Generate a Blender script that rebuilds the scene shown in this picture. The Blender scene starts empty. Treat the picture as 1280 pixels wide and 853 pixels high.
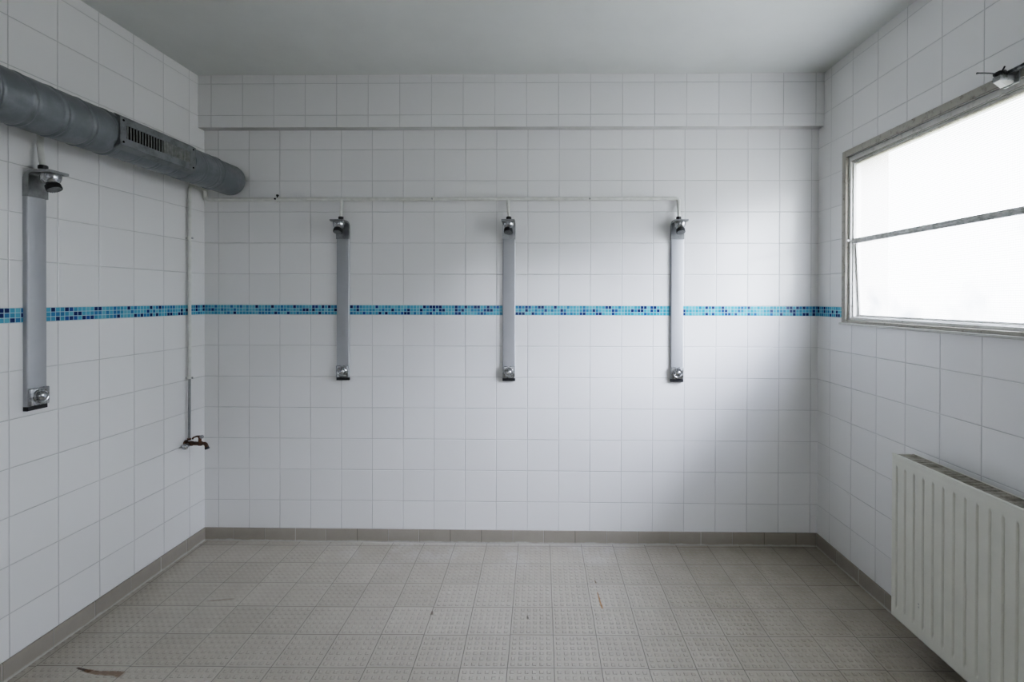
import bpy, bmesh, math, random
from mathutils import Vector, Matrix
random.seed(7)
S = bpy.context.scene
C = S.collection
PI = math.pi

# ------------------------------------------------------------------ measurements (metres)
W = 3.936            # room width at the back wall
SK = 0.01304         # the right wall runs very slightly out of square
H = 2.978            # ceiling height
YB = -4.7            # wall behind the camera
T = 0.2              # wall tile
ZR = 0.2633          # first full tile row above the floor
ZM0 = ZR + 6*T       # mosaic band bottom
MOS = 0.0615
ZM1 = ZM0 + MOS
BEAM = 0.0573; ZBEAM = 2.649
RT = Matrix.Translation((W, 0, 0)) @ Matrix.Rotation(SK, 4, 'Z')   # frame of the right wall

# ------------------------------------------------------------------ object helpers
def link(o, parent=None):
    C.objects.link(o)
    if parent is not None: o.parent = parent
    return o

def finish(bm, angle=35):
    bmesh.ops.recalc_face_normals(bm, faces=bm.faces)
    for f in bm.faces: f.smooth = True
    lim = math.radians(angle)
    for e in bm.edges:
        if len(e.link_faces) == 2:
            e.smooth = e.calc_face_angle(0) < lim
        else: e.smooth = False

def obj(name, bm, mat, parent=None, label=None, angle=35, recalc=True):
    if recalc: finish(bm, angle)
    me = bpy.data.meshes.new(name); bm.to_mesh(me); bm.free()
    for m in (mat if isinstance(mat, (list, tuple)) else [mat]): me.materials.append(m)
    o = bpy.data.objects.new(name, me); link(o, parent)
    if label: o['label'] = label
    return o

def thing(name, label, cat, loc=(0,0,0), rotz=0, group=None):
    o = bpy.data.objects.new(name, None); o.empty_display_size = .05; link(o)
    o.location = loc; o.rotation_euler = (0,0,rotz)
    o['label'] = label; o['category'] = cat
    if group: o['group'] = group
    return o

def struct(o):
    o['kind'] = 'structure'; return o

def box(bm, x0, x1, y0, y1, z0, z1, bevel=0, seg=2, edges=None):
    x0,x1 = sorted((x0,x1)); y0,y1 = sorted((y0,y1)); z0,z1 = sorted((z0,z1))
    v = [bm.verts.new(p) for p in ((x0,y0,z0),(x1,y0,z0),(x1,y1,z0),(x0,y1,z0),(x0,y0,z1),(x1,y0,z1),(x1,y1,z1),(x0,y1,z1))]
    fs = [bm.faces.new([v[i] for i in q]) for q in ((0,3,2,1),(4,5,6,7),(0,1,5,4),(1,2,6,5),(2,3,7,6),(3,0,4,7))]
    if bevel:
        es = set(e for f in fs for e in f.edges)
        if edges: es = [e for e in es if edges(e.verts[0].co, e.verts[1].co)]
        bmesh.ops.bevel(bm, geom=list(es), offset=bevel, segments=seg, affect='EDGES', profile=.5)
    return bm

def newbox(*a, **k): return box(bmesh.new(), *a, **k)

def frame_of(d):
    d = Vector(d).normalized()
    up = Vector((0,0,1)) if abs(d.z) < .9 else Vector((1,0,0))
    a = d.cross(up).normalized(); b = a.cross(d).normalized()
    return d, a, b

def lathe(bm, profile, origin, axis, n=32, cap=True):
    """profile: list of (distance along axis, radius)"""
    d, a, b = frame_of(axis); o = Vector(origin); rings = []
    for t, r in profile:
        c = o + d*t
        if r < 1e-6: rings.append([bm.verts.new(c)])
        else: rings.append([bm.verts.new(c + (a*math.cos(2*PI*i/n) + b*math.sin(2*PI*i/n))*r) for i in range(n)])
    for p, q in zip(rings, rings[1:]):
        for i in range(n):
            j = (i+1) % n
            if len(p) == 1 and len(q) == 1: continue
            if len(p) == 1: bm.faces.new((p[0], q[j], q[i]))
            elif len(q) == 1: bm.faces.new((p[i], p[j], q[0]))
            else: bm.faces.new((p[i], p[j], q[j], q[i]))
    if cap:
        for r in (rings[0], rings[-1]):
            if len(r) > 2: bm.faces.new(r)
    return bm

def rounded(pts, rad, n=7):
    """polyline with its inner corners replaced by arcs"""
    P = [Vector(p) for p in pts]; out = [P[0]]
    for a, b, c in zip(P, P[1:], P[2:]):
        u, v = (a-b).normalized(), (c-b).normalized()
        r = min(rad, (a-b).length*.49, (c-b).length*.49)
        if u.dot(v) < -.999: out.append(b); continue
        for i in range(n+1):
            t = i/n
            out.append((b+u*r)*(1-t)**2 + b*2*t*(1-t) + (b+v*r)*t*t)
    out.append(P[-1]); return out

def tube(bm, pts, r, n=16, cap=True):
    P = [Vector(p) for p in pts]
    R = r if isinstance(r, (list, tuple)) else [r]*len(P)
    d0 = (P[1]-P[0]).normalized(); _, a, b = frame_of(d0); rings = []
    for i, p in enumerate(P):
        d = ((P[min(i+1,len(P)-1)]-p).normalized() + (p-P[max(i-1,0)]).normalized())
        d = d.normalized() if d.length > 1e-6 else d0
        a = (a - d*a.dot(d)).normalized(); b = d.cross(a)
        rings.append([bm.verts.new(p + (a*math.cos(2*PI*k/n) + b*math.sin(2*PI*k/n))*R[i]) for k in range(n)])
    for p, q in zip(rings, rings[1:]):
        for k in range(n):
            j = (k+1) % n
            bm.faces.new((p[k], p[j], q[j], q[k]))
    if cap:
        bm.faces.new(rings[0]); bm.faces.new(rings[-1])
    return bm

def extrude_profile(bm, prof, x0, x1):
    """closed (y, z) profile swept along x"""
    A = [bm.verts.new((x0, y, z)) for y, z in prof]; B = [bm.verts.new((x1, y, z)) for y, z in prof]
    n = len(prof)
    for i in range(n):
        j = (i+1) % n
        bm.faces.new((A[i], A[j], B[j], B[i]))
    bm.faces.new(A); bm.faces.new(B)
    return bm

# ------------------------------------------------------------------ node helpers
class NT:
    def __init__(s, name):
        s.m = bpy.data.materials.new(name); s.m.use_nodes = True
        s.t = s.m.node_tree; s.n = s.t.nodes; s.l = s.t.links
        s.bsdf = s.n['Principled BSDF']; s.out = s.n['Material Output']
    def node(s, typ, **kw):
        n = s.n.new(typ)
        for k, v in kw.items(): setattr(n, k, v)
        return n
    def put(s, sock, v):
        if hasattr(v, 'links') or isinstance(v, bpy.types.NodeSocket): s.l.new(v, sock)
        elif v is not None: sock.default_value = v
    def math(s, op, a, b=None, c=None, clamp=False):
        n = s.node('ShaderNodeMath', operation=op, use_clamp=clamp)
        s.put(n.inputs[0], a)
        if b is not None: s.put(n.inputs[1], b)
        if c is not None: s.put(n.inputs[2], c)
        return n.outputs[0]
    def smooth(s, v, a, b, o0=0., o1=1.):
        n = s.node('ShaderNodeMapRange', interpolation_type='SMOOTHSTEP')
        s.put(n.inputs[0], v); n.inputs[1].default_value = a; n.inputs[2].default_value = b
        n.inputs[3].default_value = o0; n.inputs[4].default_value = o1
        return n.outputs[0]
    def lin(s, v, a, b, o0=0., o1=1.):
        n = s.node('ShaderNodeMapRange'); s.put(n.inputs[0], v)
        n.inputs[1].default_value = a; n.inputs[2].default_value = b
        n.inputs[3].default_value = o0; n.inputs[4].default_value = o1
        return n.outputs[0]
    def mix(s, f, a, b, blend='MIX'):
        n = s.node('ShaderNodeMix', data_type='RGBA', blend_type=blend)
        s.put(n.inputs[0], f); s.put(n.inputs[6], col(a)); s.put(n.inputs[7], col(b))
        return n.outputs[2]
    def coord(s):
        c = s.node('ShaderNodeTexCoord'); x = s.node('ShaderNodeSeparateXYZ')
        s.l.new(c.outputs['Object'], x.inputs[0])
        return c.outputs['Object'], x.outputs[0], x.outputs[1], x.outputs[2]
    def noise(s, vec, scale, detail=4, rough=.55):
        n = s.node('ShaderNodeTexNoise'); s.put(n.inputs['Vector'], vec)
        n.inputs['Scale'].default_value = scale; n.inputs['Detail'].default_value = detail; n.inputs['Roughness'].default_value = rough
        return n.outputs[0]
    def white(s, a, b):
        c = s.node('ShaderNodeCombineXYZ'); s.put(c.inputs[0], a); s.put(c.inputs[1], b)
        n = s.node('ShaderNodeTexWhiteNoise', noise_dimensions='3D'); s.l.new(c.outputs[0], n.inputs[0])
        return n.outputs[0], n.outputs[1]
    def bump(s, h, strength=1., dist=1.):
        n = s.node('ShaderNodeBump'); s.put(n.inputs['Height'], h)
        n.inputs['Strength'].default_value = strength; n.inputs['Distance'].default_value = dist
        s.l.new(n.outputs[0], s.bsdf.inputs['Normal'])
    def set(s, **k):
        for a, v in k.items(): s.put(s.bsdf.inputs[a.replace('_', ' ')], col(v) if isinstance(v, tuple) else v)
        return s.m

def col(v):
    return (*v, 1.) if isinstance(v, tuple) and len(v) == 3 else v

# ------------------------------------------------------------------ materials
WALL_COL = (.80, .797, .79)
def tile_wall(name, axis, off, base=WALL_COL, mosaic_split=True):
    k = NT(name); vec, x, y, z = k.coord()
    a = x if axis == 'x' else y
    u = k.math('DIVIDE', k.math('SUBTRACT', a, off), T)
    zs = k.math('SUBTRACT', z, ZR)
    zs = k.math('SUBTRACT', zs, k.math('MULTIPLY', k.math('GREATER_THAN', z, (ZM0+ZM1)/2), MOS))
    v = k.math('DIVIDE', zs, T)
    fu, fv = k.math('FRACT', u), k.math('FRACT', v); iu, iv = k.math('FLOOR', u), k.math('FLOOR', v)
    def edge(f): return k.math('MULTIPLY', k.math('MINIMUM', f, k.math('SUBTRACT', 1., f)), T)
    d = k.math('MINIMUM', edge(fu), edge(fv))
    r, rc = k.white(iu, iv)
    sp = k.node('ShaderNodeSeparateXYZ'); k.l.new(rc, sp.inputs[0])
    # cushion edge, a little tilt of each tile, faint orange peel of the glaze
    h = k.smooth(d, .0006, .0042, 0, .0011)
    tilt = k.math('MULTIPLY', k.math('SUBTRACT', sp.outputs[0], .5), k.math('MULTIPLY', fu, .0020))
    tilt2 = k.math('MULTIPLY', k.math('SUBTRACT', sp.outputs[1], .5), k.math('MULTIPLY', fv, .0020))
    h = k.math('ADD', h, k.math('ADD', tilt, tilt2))
    k.bump(h)
    jn = k.noise(vec, 3.3, 3)
    jm = k.math('MULTIPLY', k.smooth(d, .0007, .0024, 1, 0), k.lin(jn, .35, .65, .5, 1.))
    tone = k.mix(k.lin(r, 0, 1, 0, 1), tuple(c*.965 for c in base), base)
    c = k.mix(k.math('MULTIPLY', jm, .8), tone, (.38, .38, .375))
    ro = k.math('ADD', k.lin(sp.outputs[2], 0, 1, .115, .145), k.math('MULTIPLY', jm, .4))
    return k.set(Base_Color=c, Roughness=ro, Specular_IOR_Level=.5)

def mosaic(name, axis, off):
    k = NT(name); vec, x, y, z = k.coord()
    P = MOS/3
    a = x if axis == 'x' else y
    u = k.math('DIVIDE', k.math('SUBTRACT', a, off), P); v = k.math('DIVIDE', k.math('SUBTRACT', z, ZM0), P)
    fu, fv = k.math('FRACT', u), k.math('FRACT', v); iu, iv = k.math('FLOOR', u), k.math('FLOOR', v)
    d = k.math('MINIMUM', k.math('MINIMUM', fu, k.math('SUBTRACT', 1., fu)), k.math('MINIMUM', fv, k.math('SUBTRACT', 1., fv)))
    r, rc = k.white(iu, iv)
    ramp = k.node('ShaderNodeValToRGB'); k.l.new(r, ramp.inputs[0]); cr = ramp.color_ramp; cr.interpolation = 'CONSTANT'
    stops = [(0, (.10,.37,.51)), (.28, (.065,.29,.43)), (.48, (.15,.43,.54)), (.63, (.035,.20,.37)), (.765, (.005,.034,.125)), (.91, (.010,.062,.20)), (.96, (.018,.11,.30))]
    cr.elements[0].position = 0; cr.elements[0].color = col(stops[0][1]); cr.elements[1].position = stops[1][0]; cr.elements[1].color = col(stops[1][1])
    for p, c in stops[2:]:
        e = cr.elements.new(p); e.color = col(c)
    g = k.smooth(d, .05, .10, 1, 0)
    k.bump(k.smooth(d, .04, .16, 0, .0008))
    return k.set(Base_Color=k.mix(g, ramp.outputs[0], (.36,.54,.62)), Roughness=k.math('ADD', .22, k.math('MULTIPLY', g, .5)))

def floor_tile():
    k = NT('floor_tile_stamped'); vec, x, y, z = k.coord()
    a = .01085; F = .2005
    X = k.math('SUBTRACT', x, 2.239); Y = k.math('ADD', y, .2406)
    wob = k.noise(vec, 2.2, 2)
    X = k.math('ADD', X, k.math('MULTIPLY', k.math('SUBTRACT', wob, .5), .010))
    u = k.math('DIVIDE', k.math('ADD', X, k.math('MULTIPLY', Y, a)), F)
    v = k.math('DIVIDE', k.math('SUBTRACT', Y, k.math('MULTIPLY', X, a)), F)
    # rows are laid with small slips of each column
    iu0 = k.math('FLOOR', u)
    s, _ = k.white(iu0, 3.)
    v = k.math('ADD', v, k.math('MULTIPLY', k.math('SUBTRACT', s, .5), .035))
    fu, fv = k.math('FRACT', u), k.math('FRACT', v); iu, iv = iu0, k.math('FLOOR', v)
    def edge(f): return k.math('MULTIPLY', k.math('MINIMUM', f, k.math('SUBTRACT', 1., f)), F)
    d = k.math('MINIMUM', edge(fu), edge(fv))
    def cell(f):
        g = k.math('FRACT', k.math('ADD', k.math('MULTIPLY', k.lin(f, .03, .97, 0, 1), 6.), 0.))
        return k.math('ABSOLUTE', k.math('SUBTRACT', g, .5))
    sq = k.math('MAXIMUM', cell(fu), cell(fv))
    raised = k.math('MULTIPLY', k.smooth(sq, .20, .29, 1, 0), k.smooth(d, .004, .008))
    joint = k.smooth(d, .0006, .0024, 1, 0)
    worn = k.noise(vec, 1.1, 3)
    n = k.noise(vec, 60., 4)
    n2 = k.noise(vec, 7., 5, .65)
    h = k.math('ADD', k.math('MULTIPLY', k.math('MULTIPLY', raised, k.lin(worn, .3, .7, .8, 1.)), .0056), k.math('MULTIPLY', joint, -.0012))
    h = k.math('ADD', h, k.math('MULTIPLY', n, .0005))
    k.bump(h)
    r, _ = k.white(iu, iv)
    base = k.mix(r, (.44,.408,.345), (.50,.467,.402))
    base = k.mix(k.lin(n2, .35, .7, 0, .35), base, (.37,.33,.28))
    base = k.mix(k.math('MULTIPLY', raised, .14), base, (.60,.57,.53))
    base = k.mix(k.math('MULTIPLY', k.math('MULTIPLY', k.smooth(x, 2.4, 3.5), k.lin(n2, .3, .7, .6, 1.)), .38), base, (.25,.22,.165))   # brown dirt, also darkened to put in the shade under the window
    # lime bloom along the foot of the back wall and in patches
    bloom = k.math('MULTIPLY', k.smooth(k.noise(vec, 4.2, 5, .7), .47, .63), k.smooth(y, -.42, -.02))
    bloom = k.math('MULTIPLY', bloom, k.math('MULTIPLY', k.smooth(x, .5, 1.2), k.smooth(x, 2.9, 2.5)))
    foot = k.math('MULTIPLY', k.smooth(y, -.05, -.02), k.math('MULTIPLY', k.smooth(x, .3, 1.4), k.smooth(x, 3.0, 2.5)))
    bloom = k.math('MAXIMUM', bloom, k.math('MULTIPLY', foot, k.lin(n2, .3, .6, .2, 1.)))
    base = k.mix(k.math('MULTIPLY', bloom, .45), base, (.60,.59,.58))
    c = k.mix(k.math('MULTIPLY', joint, .75), base, (.115,.105,.095))
    # rust marks
    def streak(x0, y0, x1, y1, w, colr, amt, c):
        L = math.hypot(x1-x0, y1-y0); dx, dy = (x1-x0)/L, (y1-y0)/L
        px, py = k.math('SUBTRACT', x, x0), k.math('SUBTRACT', y, y0)
        t = k.math('ADD', k.math('MULTIPLY', px, dx), k.math('MULTIPLY', py, dy))
        q = k.math('ABSOLUTE', k.math('ADD', k.math('SUBTRACT', k.math('MULTIPLY', px, dy), k.math('MULTIPLY', py, dx)), k.math('MULTIPLY', k.math('SUBTRACT', n2, .5), w*2.2)))
        wid = k.math('MULTIPLY', k.lin(t, 0, L, .45, 1.), w)
        m = k.math('MULTIPLY', k.smooth(k.math('DIVIDE', q, wid), .5, 1.2, 1, 0), k.math('MULTIPLY', k.smooth(t, -.004, .012), k.smooth(t, L*.9, L+.01, 1, 0)))
        return k.mix(k.math('MULTIPLY', m, amt), c, colr)
    c = streak(2.487,-.505, 2.499,-.645, .0062, (.33,.15,.035), .85, c)
    c = streak(2.484,-.395, 2.487,-.425, .0055, (.16,.09,.04), .7, c)
    c = streak(.222,-1.072, .30,-1.092, .0085, (.05,.02,.012), .9, c)
    c = streak(.27,-1.085, .455,-1.105, .018, (.15,.075,.03), .75, c)
    c = streak(.46,-.62, .59,-.60, .010, (.17,.11,.07), .4, c)
    c = streak(2.12,-.70, 2.124,-.725, .006, (.08,.06,.04), .7, c)
    c = streak(1.64,-.675, 1.645,-.705, .009, (.13,.10,.07), .8, c)
    return k.set(Base_Color=c, Roughness=k.lin(n2, .3, .7, .42, .58), Specular_IOR_Level=.5)

def skirting(name, axis, off):
    k = NT(name); vec, x, y, z = k.coord()
    a = x if axis == 'x' else y
    u = k.math('DIVIDE', k.math('SUBTRACT', a, off), T)
    fu = k.math('FRACT', u); iu = k.math('FLOOR', u)
    d = k.math('MULTIPLY', k.math('MINIMUM', fu, k.math('SUBTRACT', 1., fu)), T)
    j = k.smooth(d, .0010, .0028, 1, 0)
    r, _ = k.white(iu, 1.)
    n = k.noise(vec, 9., 5, .65)
    b = k.mix(r, (.315,.285,.245), (.345,.315,.275))
    b = k.mix(k.lin(n, .35, .7, 0, .4), b, (.26,.235,.20))
    jc = k.mix(k.math('GREATER_THAN', r, .45), (.12,.105,.09), (.55,.53,.50))
    c = k.mix(k.math('MULTIPLY', j, .8), b, jc)
    lime = k.math('MULTIPLY', k.smooth(k.math('ADD', z, k.math('MULTIPLY', n, -.03)), .0, -.012), .6)
    c = k.mix(lime, c, (.6,.59,.57))
    k.bump(k.math('ADD', k.math('MULTIPLY', j, -.001), k.math('MULTIPLY', n, .0012)))
    return k.set(Base_Color=c, Roughness=.5)

def plain(name, c, rough=.5, metal=0., nscale=20., namt=.15, bump=.0003, dark=None, spec=.5, seed=0.):
    k = NT(name); vec, x, y, z = k.coord()
    n = k.noise(vec, nscale, 5, .6)
    cc = k.mix(k.lin(n, .3, .7, 0, 1), c, dark or tuple(v*(1-namt) for v in c))
    if bump: k.bump(k.math('MULTIPLY', n, bump))
    return k.set(Base_Color=cc, Roughness=k.lin(n, .3, .7, rough*.9, min(1., rough*1.12)), Metallic=metal, Specular_IOR_Level=spec)

def dusty(name, c, dust, lo, hi, scale, rough=.6, metal=0.):
    k = NT(name); vec, x, y, z = k.coord()
    n = k.noise(vec, scale, 6, .68)
    m = k.smooth(n, lo, hi)
    k.bump(k.math('MULTIPLY', n, .0012))
    return k.set(Base_Color=k.mix(m, c, dust), Roughness=rough, Metallic=metal)

M = {}
M['wall_back'] = tile_wall('white_tile_back', 'x', .0914)
M['wall_beam'] = tile_wall('white_tile_beam', 'x', .0850)
M['wall_left'] = tile_wall('white_tile_left', 'y', -.130)
M['wall_right'] = tile_wall('white_tile_right', 'y', -.128)
M['wall_front'] = tile_wall('white_tile_front', 'x', .0914)
M['mos_back'] = mosaic('blue_mosaic_back', 'x', .004)
M['mos_left'] = mosaic('blue_mosaic_left', 'y', 0.)
M['mos_right'] = mosaic('blue_mosaic_right', 'y', 0.)
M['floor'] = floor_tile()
M['skirt_x'] = skirting('skirting_tile_x', 'x', .199)
M['skirt_y'] = skirting('skirting_tile_y', 'y', -.165)
M['skirt_r'] = skirting('skirting_tile_right', 'y', -.215)
M['ceiling'] = plain('ceiling_paint', (.66,.67,.65), .85, nscale=3., namt=.06, bump=.0006)
M['soffit'] = plain('beam_soffit', (.60,.60,.585), .6, nscale=6, namt=.15)  # toned darker than the wall tile to put shade under the beam
M['plaster'] = plain('grey_plaster', (.5,.5,.48), .9, nscale=3)
M['render'] = plain('cream_render', (.24,.20,.125), .9, nscale=8)
M['alu'] = plain('satin_aluminium', (.46,.47,.485), .5, .65, nscale=6, namt=.06, bump=0)
M['chrome'] = plain('dull_chrome', (.52,.53,.54), .27, 1., nscale=40, namt=.3, bump=.0004)
M['bracket'] = plain('cast_bracket_metal', (.37,.38,.38), .34, .9, nscale=30, namt=.3, bump=.0004)
M['black'] = plain('black_plastic', (.022,.023,.025), .45, nscale=40, namt=.3)
M['spray'] = plain('grey_rubber', (.26,.27,.275), .55, nscale=60, namt=.3)
M['pipe'] = plain('white_pipe_paint', (.72,.72,.68), .4, nscale=25, namt=.16, bump=.0006)
M['pipe_grey'] = plain('greyed_pipe', (.36,.37,.37), .35, .5, nscale=25, namt=.25)
M['rust'] = dusty('rusty_brass', (.075,.052,.035), (.15,.06,.032), .45, .65, 90., .55, .4)
M['duct'] = dusty('grey_duct_paint', (.170,.184,.195), (.22,.235,.247), .40, .68, 9., .40, .2)
M['grille_frame'] = dusty('grey_grille_paint', (.19,.20,.205), (.12,.125,.13), .45, .7, 16., .5, .1)
M['slat'] = plain('dusty_slat', (.24,.245,.235), .6, nscale=50, namt=.35)
M['flat_black'] = plain('dull_black', (.004,.004,.004), .95, bump=0, spec=0.)  # stands for shade inside grille and radiator; also used on the grille screws
M['radiator'] = plain('cream_radiator_enamel', (.68,.675,.61), .38, nscale=14, namt=.05, bump=.0002)
M['rad_grille'] = dusty('dusty_radiator_grille', (.36,.34,.29), (.20,.18,.15), .40, .66, 24., .75)
M['frame'] = dusty('worn_window_paint', (.62,.61,.58), (.40,.385,.35), .52, .74, 42., .6)
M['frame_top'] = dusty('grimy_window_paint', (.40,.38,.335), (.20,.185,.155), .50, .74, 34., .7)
M['head_shade'] = dusty('shaded_window_paint', (.15,.142,.125), (.09,.085,.07), .45, .7, 34., .8)
M['bar'] = dusty('weathered_steel', (.58,.58,.57), (.33,.33,.32), .42, .66, 40., .6)
M['oily'] = dusty('oily_steel', (.035,.036,.037), (.16,.165,.165), .46, .60, 60., .4, .7)
M['zinc'] = dusty('zinc_plate', (.30,.31,.31), (.12,.12,.12), .48, .66, 40., .5, .5)
M['white_paint'] = plain('white_chipped_paint', (.60,.60,.57), .5, nscale=40, namt=.12)

def glass():
    k = NT('patterned_window_glass'); vec, x, y, z = k.coord()
    k.n.remove(k.bsdf)
    P = .0092
    fy, fz = k.math('FRACT', k.math('DIVIDE', y, P)), k.math('FRACT', k.math('DIVIDE', z, P))
    d = k.math('MINIMUM', k.math('MINIMUM', fy, k.math('SUBTRACT', 1., fy)), k.math('MINIMUM', fz, k.math('SUBTRACT', 1., fz)))
    line = k.smooth(d, .05, .2, 1, 0)
    n = k.noise(vec, 2.6, 3); n2 = k.noise(vec, 1.7, 2)
    film = k.math('MULTIPLY', k.smooth(n, .47, .68), k.smooth(z, .1, -.15))
    t = k.mix(k.math('MULTIPLY', film, .85), (.90,.92,.92), (.09,.125,.15))
    t = k.mix(k.math('MULTIPLY', line, .85), t, (.07,.076,.08))
    tr = k.node('ShaderNodeBsdfTransparent'); k.put(tr.inputs[0], t)
    tl = k.node('ShaderNodeBsdfTranslucent'); tl.inputs[0].default_value = (.85,.87,.87,1)
    gl = k.node('ShaderNodeBsdfGlossy'); gl.inputs['Roughness'].default_value = .2
    m1 = k.node('ShaderNodeMixShader'); m1.inputs[0].default_value = .22
    k.l.new(tr.outputs[0], m1.inputs[1]); k.l.new(tl.outputs[0], m1.inputs[2])
    m2 = k.node('ShaderNodeMixShader'); m2.inputs[0].default_value = .04
    k.l.new(m1.outputs[0], m2.inputs[1]); k.l.new(gl.outputs[0], m2.inputs[2])
    k.l.new(m2.outputs[0], k.out.inputs[0])
    return k.m
M['glass'] = glass()

# ------------------------------------------------------------------ room shell
TH = .2
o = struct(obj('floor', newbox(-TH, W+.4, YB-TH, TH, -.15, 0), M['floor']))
o = struct(obj('ceiling', newbox(-TH, W+.4, YB-TH, TH, H, H+.15), M['ceiling']))
o = struct(obj('wall_back', newbox(-TH, W+.4, 0, TH, 0, H), M['wall_back']))
o = struct(obj('wall_left', newbox(-TH, 0, YB-TH, 0, 0, H), M['wall_left']))
o = struct(obj('wall_front', newbox(0, W+.08, YB-TH, YB, 0, H), M['wall_front']))
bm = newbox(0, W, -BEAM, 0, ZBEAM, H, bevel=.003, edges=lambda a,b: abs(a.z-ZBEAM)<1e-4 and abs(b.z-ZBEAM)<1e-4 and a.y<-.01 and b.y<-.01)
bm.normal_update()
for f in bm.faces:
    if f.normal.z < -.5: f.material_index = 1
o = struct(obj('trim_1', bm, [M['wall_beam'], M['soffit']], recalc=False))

# right wall with its window opening, in its own frame
WY0, WY1, WZ0, WZ1 = -.252, -2.02, 1.434, 2.424
bm = bmesh.new()
box(bm, 0, .22, YB-.1, WY1, 0, H); box(bm, 0, .22, WY0, 0, 0, H)
box(bm, 0, .22, WY1, WY0, 0, WZ0); box(bm, 0, .22, WY1, WY0, WZ1, H)
bmesh.ops.remove_doubles(bm, verts=bm.verts, dist=1e-5)
o = struct(obj('wall_right', bm, M['wall_right'])); o.matrix_world = RT

# mosaic borders
o = struct(obj('trim_2', newbox(0, W, -.0014, 0, ZM0, ZM1), M['mos_back']))
o = struct(obj('trim_3', newbox(0, .0014, YB, -.0014, ZM0, ZM1), M['mos_left']))
o = struct(obj('trim_4', newbox(-.0014, 0, WY0+.0, -.0014, ZM0, ZM1), M['mos_right'])); o.matrix_world = RT

# skirting
SH = .084
eb = lambda z: (lambda a, b: a.z > z-1e-4 and b.z > z-1e-4)
o = struct(obj('baseboard_back', newbox(.011, W-.011, -.011, 0, 0, SH, bevel=.004, edges=eb(SH)), M['skirt_x']))
o = struct(obj('baseboard_left', newbox(0, .011, YB, 0, 0, SH, bevel=.004, edges=eb(SH)), M['skirt_y']))
o = struct(obj('baseboard_right', newbox(-.011, 0, YB+.06, 0, 0, SH, bevel=.004, edges=eb(SH)), M['skirt_r'])); o.matrix_world = RT

# ------------------------------------------------------------------ window
def ring(bm, y0, y1, z0, z1, wl, wr, wb, wt, x0, x1, bevel=.003):
    """rectangular frame; y0 is the end by the back wall, widths left/right/bottom/top"""
    for b in ((y0, y0-wl, z0, z1), (y1+wr, y1, z0, z1), (y0-wl, y1+wr, z0, z0+wb), (y0-wl, y1+wr, z1-wt, z1)):
        box(bm, x0, x1, b[0], b[1], b[2], b[3], bevel=bevel, seg=2)
    return bm
win = bpy.data.objects.new('window_1', None); link(win); win.matrix_world = RT; struct(win)
e = .0005
def shade_under(o):   # shade on the head's undersides, put in as a darker paint
    o.data.materials.append(M['head_shade'])
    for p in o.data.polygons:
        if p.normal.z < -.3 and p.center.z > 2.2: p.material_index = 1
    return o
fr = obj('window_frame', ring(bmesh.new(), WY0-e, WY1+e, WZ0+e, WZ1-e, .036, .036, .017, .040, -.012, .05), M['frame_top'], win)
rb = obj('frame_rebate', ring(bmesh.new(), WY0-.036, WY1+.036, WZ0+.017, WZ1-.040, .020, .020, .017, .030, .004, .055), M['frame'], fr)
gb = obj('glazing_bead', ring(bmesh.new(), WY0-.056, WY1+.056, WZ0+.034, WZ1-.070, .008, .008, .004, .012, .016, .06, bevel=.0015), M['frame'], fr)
for o_ in (fr, rb, gb): shade_under(o_)
SY0, SY1, SZ0, SZ1 = WY0-.064, WY1+.064, WZ0+.038, WZ1-.082     # daylight opening
ZT = 1.902                                                       # height of the glazing bar
obj('sill', newbox(-.02, .0, WY1-.01, WY0+.012, WZ0-.012, WZ0+.001, bevel=.003), M['white_paint'], win)
# upper fixed light
obj('pane', newbox(.030, .034, SY1+.001, SY0-.001, ZT+.0125, SZ1-.001), M['glass'], win)
bar = bmesh.new()
box(bar, .006, .019, SY1, SY0, ZT-.017, ZT+.012, bevel=.003); box(bar, .002, .008, SY1, SY0, ZT-.004, ZT+.004, bevel=.0015); box(bar, .019, .036, SY1, SY0, ZT+.0, ZT+.012)
obj('glazing_bar', bar, M['bar'], win)
# lower light: hopper leaf swung a little outwards at its foot
leaf = bpy.data.objects.new('hopper_leaf', None); link(leaf, win)
leaf.location = (.030, 0, ZT-.004); leaf.rotation_euler = (0, math.radians(-3.0), 0)
hl = SZ0 - (ZT-.004)
obj('leaf_frame', ring(bmesh.new(), SY0-.002, SY1+.002, hl, -.001, .010, .010, .010, .007, -.008, .012, bevel=.0015), M['frame'], leaf)
obj('pane', newbox(-.001, .003, SY1+.013, SY0-.013, hl+.011, -.009), M['glass'], leaf)
# little stay pin on the left jamb
obj('stay_pin', lathe(bmesh.new(), [(0,.007),(.012,.007),(.016,.004),(.017,0)], (.004, WY0-.046, 1.905), (-1,0,0), 14), M['white_paint'], win)
# outside face of the wall around the opening
bm = bmesh.new()
box(bm, .22, .26, YB-.1, WY1, 0, H); box(bm, .22, .26, WY0, .2, 0, H); box(bm, .22, .26, WY1, WY0, 0, WZ0); box(bm, .22, .26, WY1, WY0, WZ1, H)
bmesh.ops.remove_doubles(bm, verts=bm.verts, dist=1e-5)
box(bm, .062, .221, WY0-.004, WY0-.0005, WZ0, WZ1); box(bm, .062, .221, WY1, WY0-.005, WZ1-.004, WZ1-.0005)
o = struct(obj('wall_outside', bm, M['render'])); o.matrix_world = RT

# ------------------------------------------------------------------ window opener above the frame
def rloc(x, y, z): return RT @ Vector((x, y, z))
OY, OZ = -1.256, 2.388
op = thing('window_opener', 'oily dark window opener with loose cable on top of the window frame', 'window opener', rloc(0,OY,OZ), SK)
def loc_(bm): # shift from wall-frame coordinates to the opener's base
    bmesh.ops.translate(bm, verts=bm.verts, vec=(0, -OY, -OZ)); return bm
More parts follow.
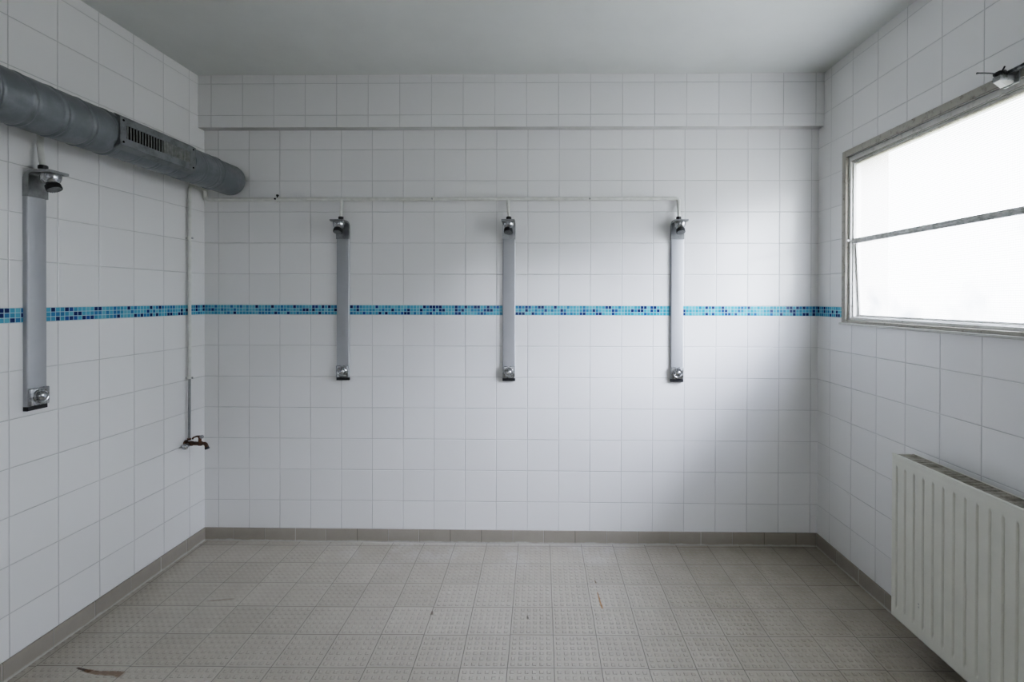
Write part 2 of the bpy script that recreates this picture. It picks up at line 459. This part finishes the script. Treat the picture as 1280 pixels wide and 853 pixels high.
# arm standing out from the frame, with a tapered gusset under it
bm = newbox(-.074, -.0125, OY-.016, OY+.016, 2.380, 2.400, bevel=.003)
box(bm, -.0185, -.012, OY-.030, OY+.030, 2.366, 2.412, bevel=.002)
bk = obj('bracket', loc_(bm), M['zinc'], op)
for xx in (-.066, -.024):
    obj('screw', loc_(lathe(bmesh.new(), [(0,.0055),(.003,.0055),(.005,.003),(.005,0)], (xx, OY+.016, 2.390), (0,1,0), 12)), M['oily'], bk)
bm = bmesh.new()
A = [(-.073,2.3805),(-.014,2.3805),(-.014,2.374),(-.046,2.360)]
va = [bm.verts.new((x, OY-.012, z)) for x, z in A]; vb = [bm.verts.new((x, OY+.012, z)) for x, z in A]
bm.faces.new(va); bm.faces.new(vb)
for i in range(4): bm.faces.new((va[i], va[(i+1)%4], vb[(i+1)%4], vb[i]))
obj('gusset', loc_(bm), M['white_paint'], op, 'white tapered gusset')
for zz, xx, rr in ((2.409,-.040,.0065), (2.409,-.026,.005)):
    bm = tube(bmesh.new(), [(xx,OY+.004,zz),(xx,-1.34,zz+.002),(xx+.004,-1.60,zz+.004),(xx+.006,-1.95,zz+.006)], rr, 12)
    obj('drive_rod', loc_(bm), M['oily'], op)
bm = newbox(-.074, -.048, OY-.014, OY+.014, 2.400, 2.418, bevel=.005)
lathe(bm, [(0,.008),(.016,.008),(.019,.005),(.019,0)], (-.046,OY,2.404), (.1,0,1), 14)
lathe(bm, [(0,.0055),(.040,.0055)], (-.078,OY+.004,2.407), (1,0,0), 12)
kn = obj('knuckle_joint', loc_(bm), M['oily'], op)
bm = tube(bmesh.new(), [(-.054,OY,2.416),(-.047,OY,2.428),(-.042,OY,2.437)], .0028, 8)
obj('split_pin', loc_(bm), M['oily'], kn)
bm = tube(bmesh.new(), [(-.072,OY+.003,2.410),(-.090,OY+.003,2.4125),(-.112,OY+.003,2.4135),(-.134,OY+.003,2.4128),(-.143,OY+.003,2.4125)], [.0026,.0026,.0026,.0028,.0036], 8)
obj('cable', loc_(bm), M['black'], op, 'loose dark cable end')
for yy in (-1.60, -1.90):
    obj('rod_clamp', loc_(newbox(-.052, -.0125, yy-.012, yy+.012, 2.398, 2.428, bevel=.003)), M['zinc'], op)

# ------------------------------------------------------------------ shower units
def shower_column(loc, rotz, label, zpanel=.905, ztop=1.005):
    """local frame: x across the wall, -y out of it, z up from the foot"""
    t = thing('shower_unit', label, 'shower', loc, rotz, 'grey shower units on the tiled walls')
    bm = newbox(-.040, .040, -.020, 0, .018, zpanel+.01, bevel=.006, seg=4, edges=lambda a,b: a.y<-.015 and b.y<-.015 and abs(a.z-b.z)>.1)
    obj('panel_body', bm, M['alu'], t)
    bm = newbox(-.0405, .0405, -.023, 0, 0, .018, bevel=.004, edges=lambda a,b: a.y<-.02 and b.y<-.02)
    obj('end_cap', bm, M['black'], t, 'dark plastic end cap')
    # push button block at the foot
    bm = newbox(-.039, .039, -.033, -.0202, .020, .095, bevel=.004, seg=3)
    pl = obj('button_plate', bm, M['chrome'], t, 'square chromed button plate')
    bm = lathe(bmesh.new(), [(0,.031),(.005,.031),(.008,.028),(.006,.024)], (.001,-.0325,.058), (0,-1,0), 32)
    obj('button_ring', bm, M['chrome'], pl)
    bm = lathe(bmesh.new(), [(0,.021),(.006,.0208),(.012,.0185),(.017,.013),(.0195,.006),(.020,0)], (.001,-.034,.058), (0,-1,0), 32)
    obj('push_button', bm, M['chrome'], pl)
    # bent head bracket: up the wall, round the bend, out as a flat shelf
    zf = ztop + .012; th = .011; R = .042
    outer = [(0, zpanel), (0, zf-R)] + [(-R+R*math.cos(a), zf-R+R*math.sin(a)) for a in [PI/2*i/8 for i in range(1, 9)]] + [(-.118, zf)]
    r2 = R-.030
    inner = [(-.118, zf-th), (-.042, zf-th)] + [(-.042+.016*math.cos(a), zf-th-.016+.016*math.sin(a)) for a in [PI/2*(1-i/6) for i in range(1, 7)]] + [(-.026, zpanel)]
    bm = extrude_profile(bmesh.new(), outer+inner, -.041, .041)
    obj('head_bracket', bm, M['bracket'], t)
    # head: cup under the shelf, ball, tilted nozzle
    c = Vector((0, -.080, zf-th))
    bm = lathe(bmesh.new(), [(0,.034),(.003,.0355),(.018,.035),(.030,.031),(.039,.025),(.042,.0)], c, (0,0,-1), 36)
    hd = obj('shower_head', bm, M['chrome'], t)
    ax = Vector((0, -.42, -.91)).normalized(); p = c + Vector((0, -.002, -.036))
    bm = lathe(bmesh.new(), [(0,.018),(.010,.022),(.014,.0265),(.030,.0275),(.034,.0265),(.034,.0)], p, ax, 36)
    nz = obj('nozzle', bm, M['black'], hd, 'black nozzle ring')
    q = p + ax*.0335
    bm = lathe(bmesh.new(), [(0,.0235),(.002,.0235),(.0035,.020),(.0015,.011),(.0015,0)], q, ax, 32)
    d, a, b = frame_of(ax)
    for rr, nn in ((.0215, 18), (.016, 12)):
        for i in range(nn):
            g = 2*PI*i/nn
            lathe(bm, [(.001,.0014),(.0048,.0010)], q + (a*math.cos(g)+b*math.sin(g))*rr, ax, 6)
    obj('spray_face', bm, M['spray'], nz, 'grey ridged spray face')
    # inlet nut on top
    bm = lathe(bmesh.new(), [(0,.013),(.012,.013)], (0,-.046,zf-.001), (0,0,1), 20)
    obj('inlet_thread', bm, M['chrome'], t)
    bm = lathe(bmesh.new(), [(0,.0155),(.002,.0165),(.014,.0165),(.017,.014)], (0,-.046,zf+.010), (0,0,1), 8)
    obj('coupling_nut', bm, M['black'], t, 'black coupling nut')
    return t
ZC = 1.043
NUT = ZC + 1.005 + .012 + .029
shower_column((.907, .003, ZC), 0, 'leftmost of the three grey shower units on the back wall')
shower_column((1.973, .003, ZC), 0, 'middle of the three grey shower units on the back wall')
shower_column((3.0415, .003, ZC), 0, 'brightly lit shower unit on the back wall nearest the window')
shower_column((0, -1.037, 1.087), PI/2, 'large grey shower unit on the left wall under the air duct', zpanel=.910, ztop=1.011)

# ------------------------------------------------------------------ water pipes
wp = thing('water_pipe', 'long white water pipe running along the back wall above three showers', 'pipe', (.025,-.025,2.2))
def wl(bm): bmesh.ops.translate(bm, verts=bm.verts, vec=(-.025,.025,-2.2)); return bm
Zp = 2.2
pts = rounded([(.022,-.058,2.262),(.022,-.024,2.262),(.024,-.024,Zp),(3.046,-.024,Zp+.004),(3.046,-.024,Zp-.04)], .022)
obj('main_pipe', wl(tube(bmesh.new(), pts, .0118, 18)), M['pipe'], wp)
lowz = .700
pts = rounded([(.022,-.058,2.262),(.022,-.157,2.260),(.022,-.159,1.08)], .030)
bp = thing('corner_pipe', 'thin upright pipe on the left wall near the corner, ending at the tap', 'pipe', (.022,-.159,lowz))
def cl(bm): bmesh.ops.translate(bm, verts=bm.verts, vec=(-.022,.159,-lowz)); return bm
obj('upper_pipe', cl(tube(bmesh.new(), pts, .0092, 16)), M['pipe'], bp)
obj('lower_pipe', cl(tube(bmesh.new(), [(.022,-.159,1.082),(.022,-.163,lowz)], .0072, 14)), M['pipe_grey'], bp, 'grey thinner lower length of pipe')
for px, nx in ((.903,.907), (1.966,1.973), (3.046,3.0415)):
    z0 = Zp-.002 if px < 3 else Zp-.034
    bm = tube(bmesh.new(), [(px,-.024,z0),(px,-.025,Zp-.035),(px,-.029,Zp-.050),(nx*.5+px*.5,-.038,Zp-.080),(nx,-.045,NUT+.012),(nx,-.046,NUT-.002)] if px < 3 else
              [(px,-.024,z0),(px,-.026,Zp-.05),(nx*.5+px*.5,-.038,Zp-.080),(nx,-.045,NUT+.012),(nx,-.046,NUT-.002)],
              [.0115,.0112,.0098,.0088,.0084,.0084] if px < 3 else [.0112,.0098,.0088,.0084,.0084], 14)
    obj('drop_pipe', wl(bm), M['pipe'], wp)
def clip(p, axis, wall, knob, fit=wl, owner=wp):
    bm = lathe(bmesh.new(), [(-.006,.0118),(-.006,.0152),(.006,.0152),(.006,.0118)], p, axis, 18)
    c = obj('pipe_clip', fit(bm), M['pipe'], owner)
    bm = tube(bmesh.new(), [Vector(p)-Vector(wall)*.0, Vector(p)-Vector(wall)*.0235], .005, 10)
    q = Vector(p) + Vector(wall)*.013
    lathe(bm, [(0,.006),(.006,.006),(.008,.003)], q, wall, 8)
    obj('clip_screw', fit(bm), M['black'] if knob else M['chrome'], c)
for cx_, kb in ((.4834,True),(1.486,False),(2.484,False)): clip((cx_,-.024,Zp+.001), (1,0,0), (0,-1,0), kb)
clip((.022,-.1575,1.936), (0,0,1), (1,0,0), False, cl, bp); clip((.022,-.159,1.078), (0,0,1), (1,0,0), False, cl, bp)
obj('clip_knob', wl(lathe(bmesh.new(), [(0,.004),(.012,.004),(.014,.008),(.022,.008),(.024,.004)], (.488,-.026,Zp+.008), (.3,-.2,1), 10)), M['black'], wp, 'small black knob')
obj('pipe_socket', cl(lathe(bmesh.new(), [(0,.0105),(.012,.0105)], (.022,-.163,lowz-.004), (0,0,1), 14)), M['rust'], bp)

sp = thing('supply_pipe', 'short white pipe between left wall shower unit and the air duct', 'pipe', (.03,-1.037,2.14))
nz_ = 1.087 + 1.011 + .012 + .024
pts = rounded([(.046,-1.037,nz_),(.040,-1.037,nz_+.035),(.034,-1.037,nz_+.08),(.034,-1.037,2.36),(.001,-1.037,2.36)], .02)
bm = tube(bmesh.new(), pts, .0115, 16); bmesh.ops.translate(bm, verts=bm.verts, vec=(-.03,1.037,-2.14))
obj('riser', bm, M['pipe'], sp)
bm = lathe(bmesh.new(), [(0,.022),(.004,.020),(.006,.0125)], (-.0295,0,.22), (1,0,0), 20)
obj('wall_rose', bm, M['pipe'], sp)

# ------------------------------------------------------------------ tap at the foot of the branch pipe
tp = thing('tap', 'small rusty tap with chrome cap low in the left corner', 'tap', (0,-.165,.672))
bm = lathe(bmesh.new(), [(-.004,.020),(.004,.020),(.007,.013),(.028,.012),(.030,.015),(.044,.015),(.046,.011),(.080,.0115),(.084,.014),(.100,.014),(.104,.010),(.112,.010)], (0,0,.004), (1,0,0), 20)
bd = obj('tap_body', bm, M['rust'], tp)
bm = lathe(bmesh.new(), [(0,.013),(.024,.013),(.028,.0175),(.034,.0185),(.042,.016),(.047,.010),(.049,0)], (.024,0,-.002), (0,-1,-.12), 24)
obj('chrome_cap', bm, M['chrome'], tp, 'round chrome cap')
bm = tube(bmesh.new(), rounded([(.105,0,.004),(.126,0,.004),(.134,0,-.022)], .014), [.010]*9+[.0115], 14)
obj('spout', bm, M['rust'], tp)
bm = lathe(bmesh.new(), [(0,.0115),(.012,.0135),(.014,.012)], (.132,0,-.016), (.28,0,-1), 16)
obj('spout_nozzle', bm, M['black'], tp, 'dark spout nozzle')
bm = lathe(bmesh.new(), [(0,.009),(.02,.008),(.026,.010),(.034,.010),(.036,.006)], (.090,0,.014), (0,0,1), 16)
st = obj('valve_stem', bm, M['rust'], tp)
bm = tube(bmesh.new(), [(.112,0,.044),(.095,0,.047),(.070,0,.048),(.050,0,.040),(.044,0,.031)], [.0045,.007,.0055,.0050,.0055], 10)
obj('lever', bm, M['rust'], st)
bm = lathe(bmesh.new(), [(0,.006),(.004,.0105),(.012,.0115),(.019,.008),(.021,0)], (.100,0,.036), (.15,-.1,1), 16)
obj('lever_knob', bm, M['bracket'], st, 'grey lever knob')

# ------------------------------------------------------------------ ventilation duct
DX, DZ, DR = .2216, 2.309, .0965
du = thing('ventilation_duct', 'round grey spiral ventilation duct hung high along the left wall', 'duct', (DX,-.07,DZ))
Y0 = .07
def dl(bm): bmesh.ops.translate(bm, verts=bm.verts, vec=(-DX, Y0, -DZ)); return bm
def spiral(y0, y1, r0, pitch, amp, nt=56, step=.0035, ridge=.0042, seed=0):
    bm = bmesh.new(); n = int(round((y0-y1)/step)); rings = []
    rnd = random.Random(seed); ph = rnd.random()
    for i in range(n+1):
        y = y0 + (y1-y0)*i/n; rg = []
        for k in range(nt):
            th = 2*PI*k/nt
            f = ((y/pitch + th/(2*PI)*.55*0 + .16*math.sin(th) + ph) % 1.)
            dd = min(f, 1-f)*pitch
            r = r0 + amp*math.sin(PI*f)**.7 + ridge*math.exp(-(dd/.0042)**2) - ridge*.55*math.exp(-((dd-.011)/.004)**2) + .0008*math.sin(3*th+y*9)*1
            rg.append(bm.verts.new((DX+math.cos(th)*r, y, DZ+math.sin(th)*r)))
        rings.append(rg)
    for p, q in zip(rings, rings[1:]):
        for k in range(nt):
            j = (k+1) % nt
            bm.faces.new((p[k], p[j], q[j], q[k]))
    bm.faces.new(rings[0]); bm.faces.new(rings[-1])
    return bm
obj('duct_tube', dl(spiral(-.93, YB+.01, DR-.0005, .117, .0022, seed=4)), M['duct'], du, angle=60)
obj('grille_section', dl(spiral(-.50, -.93, DR-.004, .115, .0012, ridge=.0022, seed=3)), M['duct'], du, angle=60)
obj('duct_tube', dl(spiral(-.255, -.50, DR-.0015, .105, .0006, ridge=.0016, seed=2)), M['duct'], du, angle=60)
bm = lathe(bmesh.new(), [(0,.0),(.0,.088),(.004,.0925),(.012,.0945),(.180,.0945),(.183,.0985),(.195,.0990),(.200,.0985),(.203,.0945)], (DX,-.068,DZ), (0,-1,0), 56)
obj('end_piece', dl(bm), M['duct'], du)
bm = lathe(bmesh.new(), [(-.004,.094),(-.003,.0990),(.006,.0998),(.013,.0990),(.014,.095)], (DX,-.935,DZ), (0,-1,0), 56)
obj('collar', dl(bm), M['duct'], du)
# supply grille on the side facing the room: frame, half open, half closed slats
GX = DX + DR + .006; gy0, gy1, gz0, gz1 = -.553, -.940, 2.283, 2.343
bm = bmesh.new()
x0, x1 = GX-.016, GX
fy0, fy1, fz0, fz1 = -.515, -.972, 2.250, 2.374
for b in ((fy0, gy0, fz0, fz1), (gy1, fy1, fz0, fz1), (gy0, gy1, fz0, gz0), (gy0, gy1, gz1, fz1)):
    box(bm, x0, x1, b[0], b[1], b[2], b[3])
bmesh.ops.remove_doubles(bm, verts=bm.verts, dist=1e-5)
# upper and lower flanges follow the round of the duct
for s in (-1, 1):
    zz = fz1 if s > 0 else fz0
    v = [bm.verts.new(p) for p in ((x1-.001, fy0, zz), (x1-.001, fy1, zz), (x1-.030, fy1, zz+s*.016), (x1-.030, fy0, zz+s*.016), (x1-.016, fy0, zz-s*.001), (x1-.016, fy1, zz-s*.001))]
    bm.faces.new(v[:4]); bm.faces.new((v[0], v[4], v[5], v[1])); bm.faces.new((v[4], v[3], v[2], v[5])); bm.faces.new((v[0], v[3], v[4])); bm.faces.new((v[1], v[5], v[2]))
gf = obj('supply_grille', dl(bm), M['grille_frame'], du)
obj('grille_shade', dl(newbox(GX-.0058, GX-.0048, gy1-.002, gy0+.002, gz0-.002, gz1+.002)), M['flat_black'], gf, 'black sheet for the shade behind the slats')  # thin black sheet in front of the duct, standing for a dark inside
ns = 24
for i in range(ns):
    y = gy1 + (gy0-gy1)*(i+.5)/ns
    opened = i < 13
    bm = newbox(-.0016 if opened else -.0015, .0016 if opened else .0015, -.0024 if opened else -.0078, .0030 if opened else .0078, -(gz1-gz0)/2+.0004, (gz1-gz0)/2-.0004)
    bmesh.ops.rotate(bm, verts=bm.verts, cent=(0,0,0), matrix=Matrix.Rotation(math.radians(0 if opened else 7), 3, 'Z'))
    bmesh.ops.translate(bm, verts=bm.verts, vec=(GX-.0025, y, (gz0+gz1)/2))
    obj('slat', dl(bm), M['slat'] , gf)
for yy, zz in ((fy0-.018, fz0+.014), (fy1+.016, fz0+.014), (fy0-.018, fz1-.014), (fy1+.016, fz1-.014)):
    obj('screw', dl(lathe(bmesh.new(), [(-.001,.0045),(.002,.0045),(.003,.002),(.003,0)], (GX,yy,zz), (1,0,0), 10)), M['flat_black'], gf)
# wall brackets behind the duct that carry it
for yy in (-.40, -2.1, -3.6):
    bm = newbox(.0005, DX-DR+.008, yy-.015, yy+.015, DZ-.02, DZ+.02, bevel=.003)
    obj('wall_bracket', dl(bm), M['grille_frame'], du)

# ------------------------------------------------------------------ radiator (in the right wall's frame)
RY0, RZ0, RZ1, RL = -.845, .122, .865, 1.30
XF, XB = -.150, -.048      # front face and back of the casing, measured from the wall
ra = thing('radiator', 'white ribbed panel radiator with dusty top grille below the window', 'radiator', rloc(-.10, RY0-RL/2, RZ0), SK)
def rl(bm): bmesh.ops.translate(bm, verts=bm.verts, vec=(.10, -(RY0-RL/2), -RZ0)); return bm
def pressed(xf, sgn, first):
    """sheet pressed with vertical grooves; local y runs toward the camera"""
    bm = bmesh.new(); ys = []; y = 0.
    HZ = RZ1-RZ0
    zs = [0,.004,.008,.014,.024,.030,.036,.042,.048,.054,.060,.066,.072,.078,.085] 
    zs = zs + [.085+(HZ-.17)*i/10 for i in range(1,10)] + [HZ-v for v in reversed(zs)]
    ss = [0,.0015,.003,.0045,.006,.009,RL,RL-.0015,RL-.003,RL-.0045,RL-.006,RL-.009]
    c = first
    while c < RL-.012:
        ss += [c+d for d in (-.0085,-.0066,-.0055,-.0045,-.0036,-.0030,0,.0030,.0036,.0045,.0055,.0066,.0085)] + [c+.0247]
        c += .0497
    ss = sorted(x for x in set(ss) if 0 <= x <= RL)
    rows = []
    for z in zs:
        row = []
        for s in ss:
            # groove distance
            g = (s-first) % .0497
            gi = (s-first)/.0497
            dd = min(g, .0497-g)
            if s < first-.024 or s > RL-.028: dd = 1.
            ez = max(0., .058-z, z-(HZ-.058))
            dd = math.hypot(dd, ez)
            dep = .0060*(1-min(1., max(0., (dd-.0030)/.0036)))
            q = dep
            # rolled edges and the seam bead below top and above bottom
            e_ = min(s, RL-s, z, HZ-z)
            q += .006*max(0., 1-e_/.006)**2
            w = min(z, HZ-z)
            q += .0022*math.exp(-((w-.020)/.0035)**2)
            row.append(bm.verts.new((xf + sgn*q, RY0-s, RZ0+z)))
        rows.append(row)
    for a, b in zip(rows, rows[1:]):
        for i in range(len(ss)-1): bm.faces.new((a[i], a[i+1], b[i+1], b[i]))
    return bm
bm = pressed(XF, 1, .033)
# give the sheet a back and closed rim
box(bm, XF+.0062, XF+.014, RY0-.0005, RY0-RL+.0005, RZ0+.0005, RZ1-.0005)
tube(bm, [(XF+.004, RY0-.001, RZ1-.002), (XF+.004, RY0-RL+.001, RZ1-.002)], .0048, 10)
tube(bm, [(XF+.005, RY0-.003, RZ0+.001), (XF+.005, RY0-.003, RZ1-.002)], .004, 10)
fp = obj('front_panel', rl(bm), M['radiator'], ra, angle=70)
mk = bmesh.new()
for dz in (0, .013): lathe(mk, [(0,.004),(.0012,.0035),(.0012,0)], (XF+.0002, RY0-.16, RZ0+.135+dz), (-1,0,0), 10)
obj('paint_chip', rl(mk), M['plaster'], fp, 'two small grey chips')
obj('back_panel', rl(newbox(XB-.006, XB, RY0-.004, RY0-RL+.004, RZ0+.006, RZ1-.001, bevel=.002)), M['radiator'], ra)
for yy in (RY0-.003, RY0-RL+.007):
    obj('side_cover', rl(newbox(XF+.0165, XB-.0065, yy, yy-.004, RZ0+.02, RZ1-.004, bevel=.001)), M['radiator'], ra)
obj('dark_convector_block', rl(newbox(XF+.022, XB-.012, RY0-.02, RY0-RL+.02, RZ0+.05, RZ1-.035)), M['flat_black'], ra)  # solid block coloured black to give the shade inside the radiator
bm = bmesh.new()
gx0, gx1 = XF+.0145, XB-.0065
box(bm, gx0, gx0+.008, RY0-.008, RY0-RL+.008, RZ1-.012, RZ1-.003); box(bm, gx1-.008, gx1, RY0-.008, RY0-RL+.008, RZ1-.012, RZ1-.003)
y = RY0-.008; i = 0
while y > RY0-RL+.02:
    wdt = .0235
    box(bm, gx0+.008, gx1-.008, y, y-wdt, RZ1-.009, RZ1-.004)
    y -= wdt + .0045
obj('top_grille', rl(bm), M['rad_grille'], ra, 'dust covered slotted top grille')
for yy in (RY0-.2, RY0-RL+.2):
    for zz in (RZ0+.12, RZ1-.12):
        obj('mounting_bracket', rl(newbox(XB-.001, -.0005, yy-.015, yy+.015, zz-.03, zz+.03, bevel=.002)), M['radiator'], ra)

# ------------------------------------------------------------------ light
wd = bpy.data.worlds.new('overcast_sky'); S.world = wd; wd.use_nodes = True
nt = wd.node_tree; nd = nt.nodes; bg = nd['Background']
tc = nd.new('ShaderNodeTexCoord'); sx = nd.new('ShaderNodeSeparateXYZ'); nt.links.new(tc.outputs['Generated'], sx.inputs[0])
rp = nd.new('ShaderNodeValToRGB'); mr = nd.new('ShaderNodeMapRange'); mr.inputs[1].default_value = -1; mr.inputs[2].default_value = 1
nt.links.new(sx.outputs[2], mr.inputs[0]); nt.links.new(mr.outputs[0], rp.inputs[0])
cr = rp.color_ramp
cr.elements[0].position = 0; cr.elements[0].color = (.24,.225,.17,1)
cr.elements[1].position = .488; cr.elements[1].color = (.40,.385,.31,1)
for p, c in ((.505, (.62,.65,.66)), (.587, (.74,.78,.82)), (.71, (1.10,1.15,1.31)), (.80, (2.0,2.07,2.6)), (.862, (3.2,3.32,4.2)), (.91, (.5,.53,.64)), (1., (.25,.28,.34))):
    e_ = cr.elements.new(p); e_.color = (*c, 1)
nt.links.new(rp.outputs[0], bg.inputs[0]); bg.inputs[1].default_value = 14.

po = bpy.data.lights.new('window_portal', 'AREA'); po.shape = 'RECTANGLE'; po.size = 1.78; po.size_y = 1.0; po.cycles.is_portal = True
pob = bpy.data.objects.new('window_portal', po); link(pob)
pob.matrix_world = RT @ Matrix.Translation((.30, (WY0+WY1)/2, (WZ0+WZ1)/2)) @ Matrix.Rotation(PI/2, 4, 'Z') @ Matrix.Rotation(PI/2, 4, 'X')
# area lamps shine along local -Z: make that the room side
d = (pob.matrix_world.to_3x3() @ Vector((0,0,-1)))
if d.x > 0: pob.matrix_world = pob.matrix_world @ Matrix.Rotation(PI, 4, 'Y')

# hazy sun behind the overcast: a broad soft glow that comes in through the window
sn = bpy.data.lights.new('hazy_sun', 'SUN'); sn.angle = math.radians(36); sn.energy = 31; sn.color = (.94, .95, 1.10)
snb = bpy.data.objects.new('hazy_sun', sn); link(snb); snb.location = (7, -3, 5)
snb.rotation_euler = Vector((-.70, .56, -.46)).to_track_quat('-Z', 'Y').to_euler()

# added fill lamp behind the camera, tilted down like soft daylight
dl_ = bpy.data.lights.new('fill_behind_camera', 'AREA'); dl_.shape = 'RECTANGLE'; dl_.size = 2.2; dl_.size_y = 1.7
dl_.energy = 9; dl_.color = (.88, .92, 1.); dl_.spread = math.radians(105)
dob = bpy.data.objects.new('fill_behind_camera', dl_); link(dob)
dob.location = (1.95, YB+.06, 1.35); dob.rotation_euler = (PI/2-math.radians(27), 0, 0)

# ------------------------------------------------------------------ camera
cam = bpy.data.cameras.new('camera'); cam.sensor_width = 36; cam.sensor_fit = 'HORIZONTAL'
cam.lens = 598.45/1280*36; cam.shift_x = (640-672.97)/1280; cam.shift_y = (376.54-426.5)/1280
cam.clip_start = .02
co = bpy.data.objects.new('camera', cam); link(co)
yaw, pitch, roll = .01465, -.00469, -.00245
Rm = Matrix.Rotation(yaw, 3, 'Z') @ Matrix.Rotation(pitch, 3, 'X') @ Matrix(((math.cos(roll),0,math.sin(roll)),(0,1,0),(-math.sin(roll),0,math.cos(roll))))
Mc = (Rm @ Matrix(((1,0,0),(0,0,-1),(0,1,0)))).to_4x4()
co.matrix_world = Matrix.Translation((2.20547, -3.06522, 1.56846)) @ Mc
S.camera = co
S.view_settings.view_transform = 'Filmic'
S.view_settings.look = 'High Contrast'
S.view_settings.exposure = 0.40
S.cycles.use_denoising = True
S.cycles.max_bounces = 12; S.cycles.diffuse_bounces = 8; S.cycles.glossy_bounces = 4; S.cycles.transparent_max_bounces = 12
S.cycles.sample_clamp_indirect = 8.
